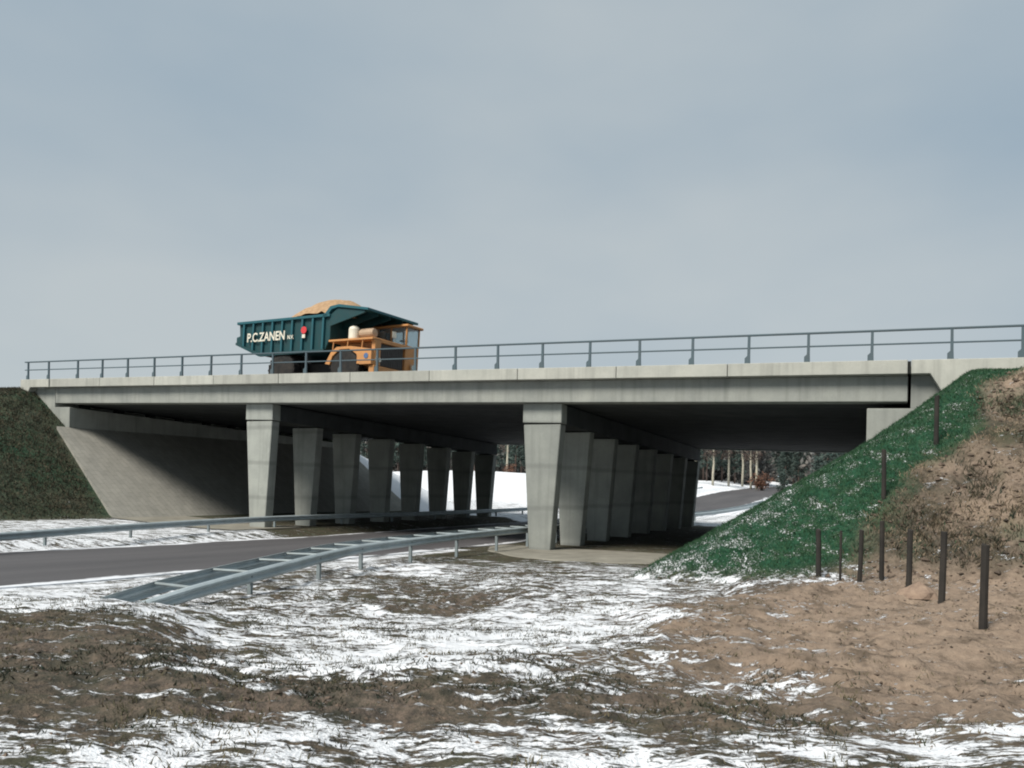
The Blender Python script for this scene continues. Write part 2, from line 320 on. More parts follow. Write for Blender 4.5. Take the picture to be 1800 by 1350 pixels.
MUD = [(-16.1,12.5,0.1),(-14.1,13.1,0.1),(-12.8,14.3,0.2),(-12.0,16.4,0.4),(-10.0,17.2,0.3),(-7.8,17.3,0.2),(-6.1,18.4,0.1),(-12.8,8.4,0.1),(-10.7,8.3,0.1),(-11.6,10.8,0.2),(-10.4,11.6,0.3),(-9.2,12.7,0.3),(-7.8,13.4,0.7),(-6.1,13.7,0.3),(-4.8,14.6,0.2),(-3.0,13.7,0.5),(-1.8,14.6,0.8),(-0.5,15.5,0.8),(1.2,16.0,0.8),(-9.8,6.4,0.4),(-9.0,7.0,0.3),(-8.8,8.2,0.2),(-8.7,9.7,0.2),(-7.7,10.5,0.2),(-6.2,10.7,0.2),(-5.1,11.4,0.2),(-3.9,11.9,0.3),(-2.6,11.5,0.8),(-1.5,12.1,0.8),(-0.4,12.8,0.8),(1.0,13.3,0.8),(-7.6,5.0,0.6),(-7.0,5.4,0.5),(-7.9,7.3,0.3),(-7.1,8.0,0.2),(-6.2,8.5,0.1),(-5.3,9.1,0.1),(-4.3,9.7,0.1),(-3.0,9.1,0.3),(-2.1,9.7,0.7),(-1.2,10.2,0.8),(-0.3,10.5,0.8),(0.9,11.2,0.8),(-6.7,4.4,0.7),(-6.2,4.8,0.6),(-5.6,5.2,0.3),(-5.2,5.9,0.2),(-4.5,6.2,0.2),(-3.8,6.5,0.2),(-3.1,7.0,0.3),(-2.6,8.0,0.4),(-1.9,8.5,0.6),(-1.1,9.0,0.8),(-0.3,9.2,0.8),(0.8,9.8,0.8),(-6.1,4.0,0.3),(-5.5,4.3,0.6),(-5.0,4.7,0.8),(-4.6,5.1,0.7),(-4.0,5.5,0.7),(-3.4,5.8,0.6),(-2.8,6.2,0.5),(-2.2,6.6,0.6),(-1.6,7.3,0.6),(-1.0,7.9,0.7),(-0.3,8.2,0.9),(0.7,8.7,0.9),(-5.5,3.6,0.4),(-5.0,3.9,0.6),(-4.6,4.3,0.8),(-4.2,4.7,0.8),(-3.6,5.0,0.8),(-3.1,5.3,0.7),(-2.5,5.6,0.6),(-1.9,6.0,0.6),(-1.4,6.3,0.6),(-0.8,6.7,0.6),(-0.2,7.0,0.8),(0.6,7.5,0.8),(-5.1,3.3,0.2),(-4.6,3.6,0.2),(-4.3,4.0,0.2),(-3.8,4.3,0.2),(-3.3,4.6,0.2),(-2.8,4.9,0.2),(-2.3,5.2,0.2),(-1.8,5.5,0.2),(-1.3,5.8,0.2),(-0.7,6.0,0.2),(-0.2,6.3,0.2),(0.5,6.8,0.2),(-4.6,3.1,0.15),(-4.3,3.3,0.15),(-3.9,3.7,0.15),(-3.5,4.0,0.15),(-3.1,4.2,0.15),(-2.6,4.5,0.15),(-2.1,4.8,0.15),(-1.6,5.1,0.15),(-1.2,5.3,0.15),(-0.7,5.5,0.15),(-0.2,5.7,0.15),(0.5,6.1,0.15),
 (0,2,.2),(-8,2,.3),(4,8,.8),(3,16,.8)]
SAND = [(-17.3,11.3,0),(-16.1,12.5,0),(-14.1,13.1,0),(-12.8,14.3,0),(-12.0,16.4,0),(-10.0,17.2,0),(-7.8,17.3,0),(-6.1,18.4,0),(-12.8,8.4,0),(-10.7,8.3,0),(-11.6,10.8,0),(-10.4,11.6,0),(-9.2,12.7,0),(-7.8,13.4,0),(-6.1,13.7,0),(-4.8,14.6,0),(-3.0,13.7,0.55),(-1.8,14.6,1),(-0.5,15.5,1),(1.2,16.0,1),(-9.8,6.4,0),(-9.0,7.0,0),(-8.8,8.2,0),(-8.7,9.7,0),(-7.7,10.5,0),(-6.2,10.7,0),(-5.1,11.4,0),(-3.9,11.9,0.15),(-2.6,11.5,0.9),(-1.5,12.1,1),(-0.4,12.8,1),(1.0,13.3,1),(-7.6,5.0,0),(-7.0,5.4,0),(-7.9,7.3,0),(-7.1,8.0,0),(-6.2,8.5,0),(-5.3,9.1,0),(-4.3,9.7,0),(-3.0,9.1,0.15),(-2.1,9.7,0.7),(-1.2,10.2,0.95),(-0.3,10.5,1),(0.9,11.2,1),(-6.7,4.4,0),(-6.2,4.8,0),(-5.6,5.2,0),(-5.2,5.9,0),(-4.5,6.2,0),(-3.8,6.5,0),(-3.1,7.0,0),(-2.6,8.0,0.25),(-1.9,8.5,0.6),(-1.1,9.0,0.85),(-0.3,9.2,1),(0.8,9.8,0.9),(-6.1,4.0,0),(-5.5,4.3,0),(-5.0,4.7,0),(-4.6,5.1,0),(-4.0,5.5,0),(-3.4,5.8,0),(-2.8,6.2,0),(-2.2,6.6,0.1),(-1.6,7.3,0.3),(-1.0,7.9,0.5),(-0.3,8.2,0.85),(0.7,8.7,0.8),(-5.5,3.6,0),(-5.0,3.9,0),(-4.6,4.3,0),(-4.2,4.7,0),(-3.6,5.0,0),(-3.1,5.3,0),(-2.5,5.6,0),(-1.9,6.0,0),(-1.4,6.3,0.1),(-0.8,6.7,0.25),(-0.2,7.0,0.5),(0.6,7.5,0.6),(-5.1,3.3,0),(-4.6,3.6,0),(-4.3,4.0,0),(-3.8,4.3,0),(-3.3,4.6,0),(-2.8,4.9,0),(-2.3,5.2,0),(-1.8,5.5,0),(-1.3,5.8,0),(-0.7,6.0,0.1),(-0.2,6.3,0.2),(0.5,6.8,0.3),(-4.6,3.1,0),(-4.3,3.3,0),(-3.9,3.7,0),(-3.5,4.0,0),(-3.1,4.2,0),(-2.6,4.5,0),(-2.1,4.8,0),(-1.6,5.1,0),(-1.2,5.3,0),(-0.7,5.5,0),(-0.2,5.7,0),(0.5,6.1,0),
 (-1.5,17.3,.9),(1,18,1),(4,14,1),(8,16,1),(0,20.2,.9),(4,20,.8),(5,8,.5),(-2.9,17.3,0),(-4,18.5,0),(-2.5,18.8,.1)]
def cover(ctrl, X, Y): return np.clip(shep(ctrl, X, Y), 0, 1)
def graded(a, b, segs):
    out = [a]
    for end, st in segs:
        n = max(1, int(round((end-out[-1])/st))); out += list(np.linspace(out[-1], end, n+1)[1:])
    return np.array(out)
gx = graded(-420, 420, [(-120,25),(-60,5),(-46,1),(-34,.35),(-27,.5),(-24,.3),(-17,1.2),(-12,.12),(3,.055),(9,.2),(20,.6),(60,4),(420,30)])
gy = graded(-60, 420, [(-10,5),(2,.5),(13,.05),(20,.08),(29,.14),(62,.7),(140,2.5),(420,14)])
GX, GY = np.meshgrid(gx, gy); nx, ny = len(gx), len(gy)
GZ = height(GX, GY)
V = np.stack([GX.ravel(), GY.ravel(), GZ.ravel()], 1)
idx = np.arange(nx*ny).reshape(ny, nx)
Fq = np.stack([idx[:-1,:-1].ravel(), idx[:-1,1:].ravel(), idx[1:,1:].ravel(), idx[1:,:-1].ravel()], 1)
def np_mesh(name, V, Fq, mat, attrs=None, smooth=True):
    me = bpy.data.meshes.new(name); k_ = Fq.shape[1]
    me.vertices.add(len(V)); me.vertices.foreach_set('co', V.astype(np.float32).ravel())
    me.loops.add(Fq.size); me.loops.foreach_set('vertex_index', Fq.astype(np.int32).ravel())
    me.polygons.add(len(Fq)); me.polygons.foreach_set('loop_start', np.arange(0, Fq.size, k_, dtype=np.int32))
    me.polygons.foreach_set('use_smooth', np.full(len(Fq), smooth)); me.update(calc_edges=True)
    for n_, a_ in (attrs or {}).items():
        at = me.attributes.new(n_, 'FLOAT', 'POINT'); at.data.foreach_set('value', np.asarray(a_, np.float32).ravel())
    me.materials.append(M[mat] if isinstance(mat, str) else mat); return me
def covers(X, Y):
    near = (X > -15.5)*(1-sstep(22, 25, Y)*1.)
    bank_r = np.clip((smin(smin(.70*(X+6.75)+.03*np.clip(X+3, 0, 9)**2+.1, crest(X, Y), .3), smin(.70*(Y-19.35)+.72, .66*(62-Y)+.3, 1.), .9)-shep(FIELD, X, np.minimum(Y, 33)))*2.2, 0, 1)*(X > -9)*(Y < 64)
    bank_l = sstep(-33.5, -35.5, X)*sstep(16.5, 19.5, Y)*(Y < 62)
    br = brown(X, Y)
    green = np.maximum(bank_r*(1-br)*(Y < 58), bank_l*(.55+.5*fbm(X, Y, .5, 3)))
    snow = cover(SNOW, X, Y)
    snow = np.where(Y > 24, np.where(Y < 54, .08, .97), snow)
    snow = np.where((Y > 24)*(Y < 29)*(X > -12), .3, snow)
    snow = np.where(Y <= 24, snow*.86+.055, snow)
    lf = (X < -15.5); snow = np.where(lf*(Y < 28), .60, snow)
    snow = np.where(lf*(Y >= 52), .97, snow)
    snow = np.where((Y >= 54)*(Y < 82), .66+.30*sstep(66, 82, Y), snow)
    # turf on the slope: snow flecks, thicker towards its upper-left edge
    fl = .18+.22*sstep(-1.5, -5.0, X-.5*(Y-21))
    snow = snow*(1-bank_r)+bank_r*((1-br)*fl+br*.06)*(Y < 56)+bank_r*(Y >= 56)*.9
    snow = snow*(1-bank_l)+bank_l*np.where(Y > 53, .95, .1)
    sand = cover(SAND, X, Y)*(Y < 22)*(X > -6)*(1-bank_r)+bank_r*br*np.clip(.45+1.3*fbm(X, Y, .7, 4, 40.), 0, 1)
    mud = cover(MUD, X, Y)*(Y < 22)*(1-bank_r)+bank_r*br*np.clip(.55+.9*fbm(X, Y, .6, 3, 2.), 0, 1)+bank_l*np.clip(.25+.6*fbm(X, Y, .45, 3, 7.), 0, .7)
    green = np.maximum(green, bank_r*br*np.clip(-.1+1.5*fbm(X, Y, .8, 3, 12.), 0, .55))
    return np.clip(snow, 0, 1), np.clip(sand, 0, 1), np.clip(green, 0, 1), np.clip(mud, 0, 1)
sn_, sa_, gr_, mu_ = covers(GX, GY)
lump = fbm(GX, GY, 3.2, 4, 5.)*1.6*(GY < 24)
me = np_mesh('ground', V, Fq, 'ground', dict(snow=sn_, sand=sa_, green=gr_, mud=mu_, lump=lump))
tag(link('ground', me), kind='structure')
def hz(x, y): return float(height(np.array([x]), np.array([y]))[0])

# road below the bridge
ys = np.concatenate([np.arange(-40, 60, 1.), np.arange(60, 260, 4.)])
def strip(name, xl, xr, ys, zf, mat, n=6, dz=0, thick=.3):
    mb = MB(); vs = []; cols = np.linspace(0, 1, n)
    for y in ys:
        a, b = (xl(y) if callable(xl) else xl), (xr(y) if callable(xr) else xr)
        for t in cols: vs.append((a+(b-a)*t, y, zf(a+(b-a)*t, y)+dz))
    m = len(vs)
    fs = [(i*n+j, i*n+j+1, (i+1)*n+j+1, (i+1)*n+j) for i in range(len(ys)-1) for j in range(n-1)]
    # skirts
    for i in range(len(ys)-1):
        for j in (0, n-1):
            a, b = i*n+j, (i+1)*n+j; o = len(vs); vs += [(vs[a][0], vs[a][1], vs[a][2]-thick), (vs[b][0], vs[b][1], vs[b][2]-thick)]; fs.append((a, b, o+1, o))
    mb.add(vs, fs); return mb.build(name, mat)
wob = lambda y, o: .12*math.sin(y*.9+o)+.1*math.sin(y*.37+2*o)
tag(strip('road', lambda y: -24.7+wob(y, 1), lambda y: -16.2+wob(y, 4), ys, lambda x, y: float(road_z(y))+.03-.012*abs(x+20.4), 'asphalt'), kind='structure')
ap = MB(); xa = np.linspace(-15.5, -6.6, 24); vs = []; na = 14
for x in xa:
    y0 = float(np.interp(x, [-15.5, -14.6, -13.4, -12, -10.5, -9, -7.6, -6.6], [29.2, 27.4, 26.0, 25.1, 24.7, 24.8, 25.6, 27.2]))+.12*math.sin(x*3.1)
    for t in np.linspace(0, 1, na): y = y0+(30.7-y0)*t; vs.append((x, y, max(.0, hz(x, y))+.035-.12*(t == 0)))  # apron cut short near the deck edge; dark earth beyond stands in for shade
tag(ap.add(vs, [(i*na+j, i*na+j+1, (i+1)*na+j+1, (i+1)*na+j) for i in range(23) for j in range(na-1)]).build('apron', 'apron'), kind='structure')
tag(strip('verge_paving', -34.6, -26.7, np.arange(26.5, 31.1, .75), lambda x, y: hz(x, y)+.04, 'apron', 8), kind='structure')  # ends just under the deck so darker ground deepens the shade there

# ------------------------------------------------------------------ bridge
bridge = thing('concrete_overpass', (-20.6, 40, 0), 'long concrete road overpass on two rows of tapered piers', 'bridge')
S = lambda x, y, h: (x, y, T(x, y)+h)
XL, XR = -42.42, -.33
joints = [XL]
while joints[-1]+4.05 < XR-2: joints.append(joints[-1]+4.05)
joints[-1:] = [joints[-1]] ; joints.append(XR)
for a, b in zip(joints, joints[1:]):
    jit = random.uniform(-.006, .006)
    MB().prism([(a+.012, 0), (a+.012, -.44), (b-.012, -.44), (b-.012, 0)], 28.65+jit, 29.16, S).build('parapet_panel', 'parapet', bridge, bevel=.012)
MB().box(XL-.1, XR+.08, 28.74, 29.1, -.42, -.03, S).build('parapet_core', 'joint', bridge)
MB().prism([(XL, -.445), (XL, -1.283), (XR, -1.283), (XR, -.445)], 29.0, 29.62, S).build('edge_girder', 'concrete', bridge, bevel=.02)
MB().prism([(XL, -.445), (XL, -1.283), (XR, -1.283), (XR, -.445)], 52.1, 52.7, S).build('edge_girder', 'concrete', bridge, bevel=.02)
MB().prism([(XL, -.02), (XL, -.44), (XR, -.44), (XR, -.02)], 52.55, 53.0, S).build('far_parapet', 'parapet', bridge)
MB().box(XL, XR, 29.63, 52.09, -1.05, -.25, S).build('deck_slab', 'soffit_shade', bridge)
ng = 15; gp = (52.09-29.63)/ng
for i in range(ng):      # inverted prestressed beams side by side under the slab
    y0 = 29.63+i*gp
    MB().prism([(XL, -1.06), (XL, -1.24), (XR, -1.24), (XR, -1.06)], y0+.03, y0+gp-.03, S).build('deck_beam', 'soffit_shade', bridge)
MB().box(XL-3, XR+6, 29.17, 52.5, -.24, -.12, S).build('carriageway', 'asphalt', bridge)
ROWS = (-27.95, -13.27)
for xc in ROWS:
    MB().prism([(xc-.83, -1.29), (xc-.83, -2.05), (xc+.83, -2.05), (xc+.83, -1.29)], 29.3, 29.86, S).build('crosshead_end', 'pier', bridge, bevel=.02)
    MB().prism([(xc-.78, -1.29), (xc-.78, -2.045), (xc+.78, -2.045), (xc+.78, -1.29)], 29.87, 52.3, S).build('crosshead', 'soffit_shade', bridge, bevel=.02)  # same concrete as its end block, under-deck shade painted into the colour
    for i in range(8):
        y0 = 29.32+3.2*i; y1 = y0+.52; zb = -.35
        MB().box(xc-.45, xc+.45, y0+.08, y1-.08, -2.12, -2.04, S).build('bearing', 'joint', bridge)
        tz = T(xc, y0)-2.11
        v = [(xc-.80, y0, tz), (xc+.80, y0, tz), (xc+.80, y1, tz), (xc-.80, y1, tz)]
        kk = .34*(1+(.35/tz))
        b_ = [(xc-.80+kk, y0, zb), (xc+.80-kk, y0, zb), (xc+.80-kk, y1, zb), (xc-.80+kk, y1, zb)]
        MB().add(v+b_, [(0,1,2,3), (7,6,5,4), (0,4,5,1), (1,5,6,2), (2,6,7,3), (3,7,4,0)]).build('pier', 'pier', bridge, bevel=.025)
# abutments: seat, backwall, wing walls
def abut(x_face, x_beam, sgn, wing, far_x):
    a, b = sorted((x_face, x_face+sgn*4.5))
    MB().prism([(x, h) for x, h in ([(a, -1.49), (a, -5.2), (b, -5.2), (b, -1.49)])], 29.04, 52.6, S).build('abutment', 'concrete', bridge, bevel=.02)
    a, b = sorted((x_beam+sgn*.09, x_beam+sgn*3.2))
    MB().prism([(a, -.45), (a, -1.485), (b, -1.485), (b, -.45)], 29.05, 52.6, S).build('backwall', 'concrete', bridge)
    MB().prism(wing, 28.65, 29.10, S).build('wing_wall', 'parapet', bridge, bevel=.012)
    for y in np.arange(30.2, 52, 2.2):
        xb = x_beam-sgn*.5
        MB().box(xb-.2, xb+.2, y, y+.4, -1.49, -1.27, S).build('bearing', 'joint', bridge)
abut(-1.52, XR, 1, [(-.24, -.004), (-.24, -.44), (.30, -.44), (1.45, -2.4), (8, -2.4), (8, -.004)], 8)
abut(-41.27, XL, -1, [(-44.95, -.004), (-44.95, -2.4), (-44.95+.05, -2.4), (-44.55, -1.1), (-44.1, -.44), (-42.52, -.44), (-42.52, -.004)], -45)
# paved slope under the left span
def pslope(x, y): return 4.9-.73*(x+41.25)
pv = MB(); pts = []; ynear = lambda x: np.interp(x, [-41.25, -34.9], [28.35, 27.0])
nxs = np.linspace(-41.3, -34.75, 14); vs = []; n_ = 30
for x in nxs:
    for y in np.linspace(float(ynear(x)), 53, n_): vs.append((x, y, pslope(x, y)+.17))
for x in nxs: vs.append((x, float(ynear(x)), pslope(x, 0)-.3))
m0 = len(nxs)*n_
fs = [(i*n_+j, i*n_+j+1, (i+1)*n_+j+1, (i+1)*n_+j) for i in range(len(nxs)-1) for j in range(n_-1)]+[(i*n_, (i+1)*n_, m0+i+1, m0+i) for i in range(len(nxs)-1)]
tag(pv.add(vs, fs).build('paved_slope', 'paving'), kind='structure')

# ------------------------------------------------------------------ railing on the bridge edge
rail = thing('bridge_railing', (-20, 28.9, T(-20, 28.9)), 'grey-blue steel railing with two rails along the bridge edge', 'railing')
px_ = [-44.66, -42.88] + [-40.46+1.953*i for i in range(21)] + [.89, 2.78, 4.73, 6.68]
pm = MB()
pm.prism([(-.04, 1.0), (-.045, .30), (-.13, .22), (-.13, .02), (.055, .02), (.045, .30), (.04, 1.0)], -.035, .035)
pme = pm.build('post', 'steel'); pmesh = pme.data; bpy.data.objects.remove(pme)
bm_ = MB(); bm_.box(-.2, .17, -.12, .12, 0, .025); bme = bm_.build('base_plate', 'steel'); bmesh_ = bme.data; bpy.data.objects.remove(bme)
for x in px_:
    p = link('post', pmesh, rail); p.location = (x, 28.9, T(x, 28.9)-.002); p.rotation_euler = (0, random.uniform(-.012, .012), 0)
    q = link('base_plate', bmesh_, p, True)
for nm, h, a in (('top_rail', 1.0, .045), ('middle_rail', .56, .022)):
    MB().box(-44.95, 7, 28.9-a, 28.9+a, h-.03 if h > .9 else h-.025, h+.03 if h > .9 else h+.025, S).build(nm, 'steel', rail, bevel=.008)

# ------------------------------------------------------------------ guard rails beside the road
WSEC = [(0, .155), (.03, .15), (.08, .105), (.08, .06), (.025, .02), (.025, -.02), (.08, -.06), (.08, -.105), (.03, -.15), (0, -.155), (-.008, -.155), (.02, -.145), (.07, -.1), (.07, -.064), (.015, -.025), (.015, .025), (.07, .064), (.07, .1), (.02, .145), (-.008, .155)]
WSEC = [(a*.9, b*.82) for a, b in WSEC]
FSEC = [(-a, b) for a, b in WSEC][::-1]
def resample(ctrl, step):
    c = [Vector(p) for p in ctrl]; out = []
    for i in range(len(c)-1):           # catmull-rom
        p0, p1, p2, p3 = c[max(i-1, 0)], c[i], c[i+1], c[min(i+2, len(c)-1)]
        n = max(2, int((p2-p1).length/step))
        for j in range(n):
            t = j/n; out.append(.5*((2*p1)+(-p0+p2)*t+(2*p0-5*p1+4*p2-p3)*t*t+(-p0+3*p1-3*p2+p3)*t**3))
    out.append(c[-1]); return out
def offset(pts, d):
    r = []
    for i, p in enumerate(pts):
        t = pts[min(i+1, len(pts)-1)]-pts[max(i-1, 0)]; t.z = 0; t.normalize(); r.append(p+Vector((t.y, -t.x, 0))*d)
    return r
def postmesh():
    m = MB(); m.box(-.05, .05, -.03, .03, -.5, .0); o = m.build('post', 'zinc_dark'); d = o.data; bpy.data.objects.remove(o); return d
GP = postmesh()
# left: single rail, its face to the road
gl = thing('guard_rail', (-26.5, 28, .2), 'single galvanised guard rail on the far side of the road', 'guard rail')
lc = [(-20.2, 4, 1.25), (-22.0, 10, 1.0), (-24.0, 15, .88), (-25.3, 19, .86), (-26.2, 24, .87), (-26.55, 28.4, .88), (-26.55, 34, .86), (-26.5, 45, .80), (-26.4, 60, .85), (-26.4, 80, 1.15), (-26.5, 100, 2.0), (-26.6, 113, 2.7)]
lp = resample(lc, .8)
MB().sweep(WSEC, [p-Vector((0, 0, .155)) for p in lp]).build('beam', 'zinc', gl)
acc = 0; last = lp[0]
for p in lp[1:]:
    acc += (p-last).length; last = p
    if acc > 3.9 and p.y < 100:
        acc = 0; o = link('post', GP, gl); o.location = p+Vector((-.08, 0, -.05)); o.scale = (1, 1, 1)
# right: double rail with spacers, ramping down to the ground at its near end
gr = thing('double_guard_rail', (-13.8, 20, .1), 'double galvanised guard rail with spacers sloping down into the snow', 'guard rail')
rc = [(-11.45, 8.95, .50), (-11.38, 10.4, .74), (-11.9, 13.3, .90), (-12.9, 16.2, .91), (-13.65, 18.8, .90), (-14.05, 23.3, .90), (-14.2, 28, .90), (-14.3, 33, .86), (-14.3, 40, .80), (-14.3, 54, .78), (-14.2, 66, .78), (-14.1, 78, .95), (-13.8, 90, 1.4)]
rp = resample(rc, .5)
right_p = rp; left_p = offset(rp, -.82)
for i in range(8):       # the far rail flares away at the buried end
    left_p[i] = left_p[i]+Vector((-.2, .1, 0))*(1-i/8)
MB().sweep(WSEC, [p-Vector((0, 0, .155)) for p in right_p]).build('beam', 'zinc', gr)
MB().sweep(FSEC, [p-Vector((0, 0, .155)) for p in left_p]).build('beam', 'zinc', gr)
acc = 0; last = rp[0]; cnt = 0
for i, p in enumerate(rp[1:], 1):
    acc += (p-last).length; last = p
    if acc > 1.3 and p.y < 60:
        acc = 0; cnt += 1
        a, b = left_p[i], right_p[i]
        m = MB(); m.tube([a+Vector((0, 0, -.07)), b+Vector((0, 0, -.07))], .035, 6); m.build('spacer', 'zinc_dark', gr)
        if cnt % 2 == 0:
            o = link('post', GP, gr); o.location = b+Vector((-.02, 0, -.05)); o.scale = (1, 1, 1.6)

# ------------------------------------------------------------------ fence posts on the sand and up the bank
words = ['nearest fence post, rightmost of the row on the sand', 'second fence post from the right, standing beside the pale clod', 'third fence post from the right, just behind the pale clod',
 'fourth fence post from the right at the foot of the bank', 'fifth fence post from the right, slightly short', 'thin stake among the fence posts, sixth from the right', 'leftmost fence post of the row, standing before the green turf',
 'fence post halfway up the bank where turf meets bare earth', 'topmost fence post high on the bank below the wing wall']
fp = [(.87, 13.3, 1.21, .055), (.42, 15.9, 1.22, .055), (-.11, 17.7, 1.23, .054), (-.63, 18.9, 1.23, .05), (-1.05, 18.7, 1.12, .048), (-1.37, 18.0, 1.06, .026), (-1.9, 19.1, 1.07, .056), (-.72, 21.8, 1.2, .055), (.42, 23.9, 1.25, .06)]
for (x, y, h, r), lab in zip(fp, words):
    z = hz(x, y); m = MB(); tl = random.uniform(-.02, .02)
    rs = [r*1.02, r*1.05, r, r*.97, r*.98, r*.9]; zs = [-.4, 0, h*.35, h*.7, h-.015, h]
    m.tube([(tl*zz+random.uniform(-.004, .004), random.uniform(-.004, .004), zz) for zz in zs], rs, 9)
    o = m.build('fence_post', 'wood'); o.location = (x, y, z); o.rotation_euler = (random.uniform(-.015, .015), random.uniform(-.015, .015), random.random()*3)
    tag(o, 'dark timber '+lab if 'thin' not in lab else 'dark '+lab, 'fence post', 'fence posts beside the bank')
def rock(name, loc, sx, sy, sz, mat, label, cat, peak=True):
    m = MB(); n = 14; vs = []; fs = []
    R_ = random.Random(3)
    for i in range(5):
        t = i/4
        for j in range(n):
            a = 2*math.pi*j/n; rr = (1-t**1.2)*(1+R_.uniform(-.14, .14)); vs.append((sx*rr*math.cos(a)+(.12*sx*t), sy*rr*math.sin(a), sz*t-.05*(i == 0)+R_.uniform(-.02, .02)*sz))
    fs = [(i*n+j, i*n+(j+1) % n, (i+1)*n+(j+1) % n, (i+1)*n+j) for i in range(4) for j in range(n)]
    o = m.add(vs, fs).build(name, mat); o.location = loc; tag(o, label, cat); return o
rx, ry = .03, 16.7
rock('earth_clod', (rx, ry, hz(rx, ry)), .36, .30, .24, 'rock', 'pale angular clod of earth lying between two fence posts', 'clod')

# ------------------------------------------------------------------ loaded dump truck on the bridge
M['t_blue'] = painted('truck_teal_paint', (.005, .048, .054), .55, 0, .6, (.03, .045, .045))
M['t_rib'] = painted('truck_blue_rib_paint', (.012, .095, .118), .55, 0, .5, (.03, .06, .065))
M['t_orange'] = painted('truck_orange_paint', (.55, .255, .085), .55, 0, .6, (.28, .17, .10))
M['t_dark'] = painted('truck_chassis', (.03, .03, .03), .7, 0, .3)
M['rubber'] = painted('tyre_rubber', (.022, .022, .022), .85, 0, .5, (.09, .075, .06), .2)
M['t_white'] = painted('cream_paint', (.74, .70, .58), .5, 0, .25)
M['t_tan'] = painted('tan_paint', (.42, .30, .20), .6, 0, .4)
M['t_red'] = painted('red_paint', (.60, .045, .05), .5, 0, .15)
M['t_sky'] = painted('blue_badge', (.08, .15, .30), .5, 0, .15)
kk_ = NT('cab_glass', .06, .5); kk_.b.inputs['Transmission Weight'].default_value = .85; M['glass'] = kk_.done((.75, .85, .88))
M['grille'] = painted('grille_grey', (.10, .095, .09), .6, .3, .4)
TX, TY = -23.0, 31.3
truck = thing('dump_truck', (TX, TY, T(TX, TY)-.115), 'teal and orange dump truck loaded with sand crossing the bridge', 'truck')
truck.scale = (1.05, 1, 1); truck.rotation_euler = (rad(-1.3), rad(1.24), rad(-6))
tb = lambda mb, n, mat, par=None, **kw: mb.build(n, mat, par or truck, local=True, **kw)
tb(MB().box(-8.0, -.25, 1.15, 1.4, .85, 1.3).box(-8.0, -.25, 2.2, 2.45, .85, 1.3).box(-3.2, -2.9, 1.4, 2.2, .85, 1.25).box(-6.4, -6.1, 1.4, 2.2, .8, 1.25), 'chassis', 't_dark')
tb(MB().tube([(-5.9, .2, .88), (-5.9, 3.4, .88)], .16, 10), 'rear_axle', 't_dark'); tb(MB().tube([(-1.75, .3, .88), (-1.75, 3.3, .88)], .12, 10), 'front_axle', 't_dark')
def wheel(x, y, w_):
    R0 = .88; pr = [(.42, 0), (.62, -.0), (.80, .02), (.86, .07), (.88, .12), (.88, w_-.12), (.86, w_-.07), (.80, w_-.02), (.62, w_), (.42, w_)]
    m = MB().lathe(pr, (x, y, R0), 'y', 32)
    for j in range(22):
        a = 2*math.pi*j/22; c, s_ = math.cos(a), math.sin(a)
        for u0, u1, sh in ((.04, w_/2-.02, .06), (w_/2+.02, w_-.04, -.06)):
            c2, s2 = math.cos(a+sh), math.sin(a+sh); q = []
            for rr in (.86, .915):
                for aa, uu in ((a-.05, u0), (a+.05, u0), (a+sh+.05, u1), (a+sh-.05, u1)): q.append((x+rr*math.cos(aa), y+uu, R0+rr*math.sin(aa)))
            m.add(q, [(3,2,1,0), (4,5,6,7), (0,1,5,4), (1,2,6,5), (2,3,7,6), (3,0,4,7)])
    o = tb(m, 'wheel', 'rubber')
    tb(MB().lathe([(.10, .03), (.2, .02), (.26, .10), (.38, .10), (.44, .02), (.46, .03), (.46, w_-.03), (.44, w_-.02), (.38, w_-.1), (.26, w_-.1), (.2, w_-.02), (.1, w_-.03)], (x, y, R0), 'y', 20), 'rim', 't_orange', o)
for y in (.02, 2.98): wheel(-1.75, y, .6)
for y in (0., .62, 2.43, 3.05): wheel(-5.9, y, .55)
# dump body
side = [(-9.12, 3.45), (-9.05, 2.78), (-9.3, 2.72), (-9.3, 2.36), (-7.45, 1.68), (-3.05, 1.72), (-2.75, 2.3), (-2.75, 3.42)]
body = tb(MB().prism(side, .06, 3.54), 'dump_body', 't_blue', bevel=.02)
for i in range(9):
    x = -8.65+i*.69; zb = 1.72 if x > -7.4 else 1.72+(-7.4-x)*.38
    for y0, y1 in ((-.06, .07), (3.53, 3.66)): tb(MB().prism([(x-.06, 3.36), (x-.06, zb), (x+.06, zb), (x+.06, 3.36)], y0, y1), 'rib', 't_rib', body, bevel=.01)
for y0, y1 in ((-.08, .1), (3.5, 3.68)):
    tb(MB().box(-9.16, -2.7, y0, y1, 3.36, 3.5), 'top_rail', 't_rib', body, bevel=.015)
    tb(MB().prism([(-9.2, 2.42), (-9.2, 2.3), (-7.45, 1.62), (-3.0, 1.66), (-3.0, 1.8), (-7.4, 1.78)], y0+.01, y1-.01), 'bottom_rail', 't_blue', body)
cp = [(-3.15, 3.36), (-2.85, 3.42), (-2.6, 3.70), (-2.2, 3.78), (-.35, 3.50), (-.35, 3.62), (-2.15, 3.92), (-2.7, 3.86), (-3.0, 3.55), (-3.15, 3.5)]
tb(MB().prism(cp, -.08, 3.68), 'canopy', 't_rib', body, bevel=.01)
for y in (.0, .9, 1.8, 2.7, 3.5): tb(MB().prism([(-2.74, 3.42), (-2.74, 2.9), (-.6, 3.42), (-.6, 3.54), (-2.3, 3.74)], y, y+.08), 'canopy_bracket', 't_blue', body)
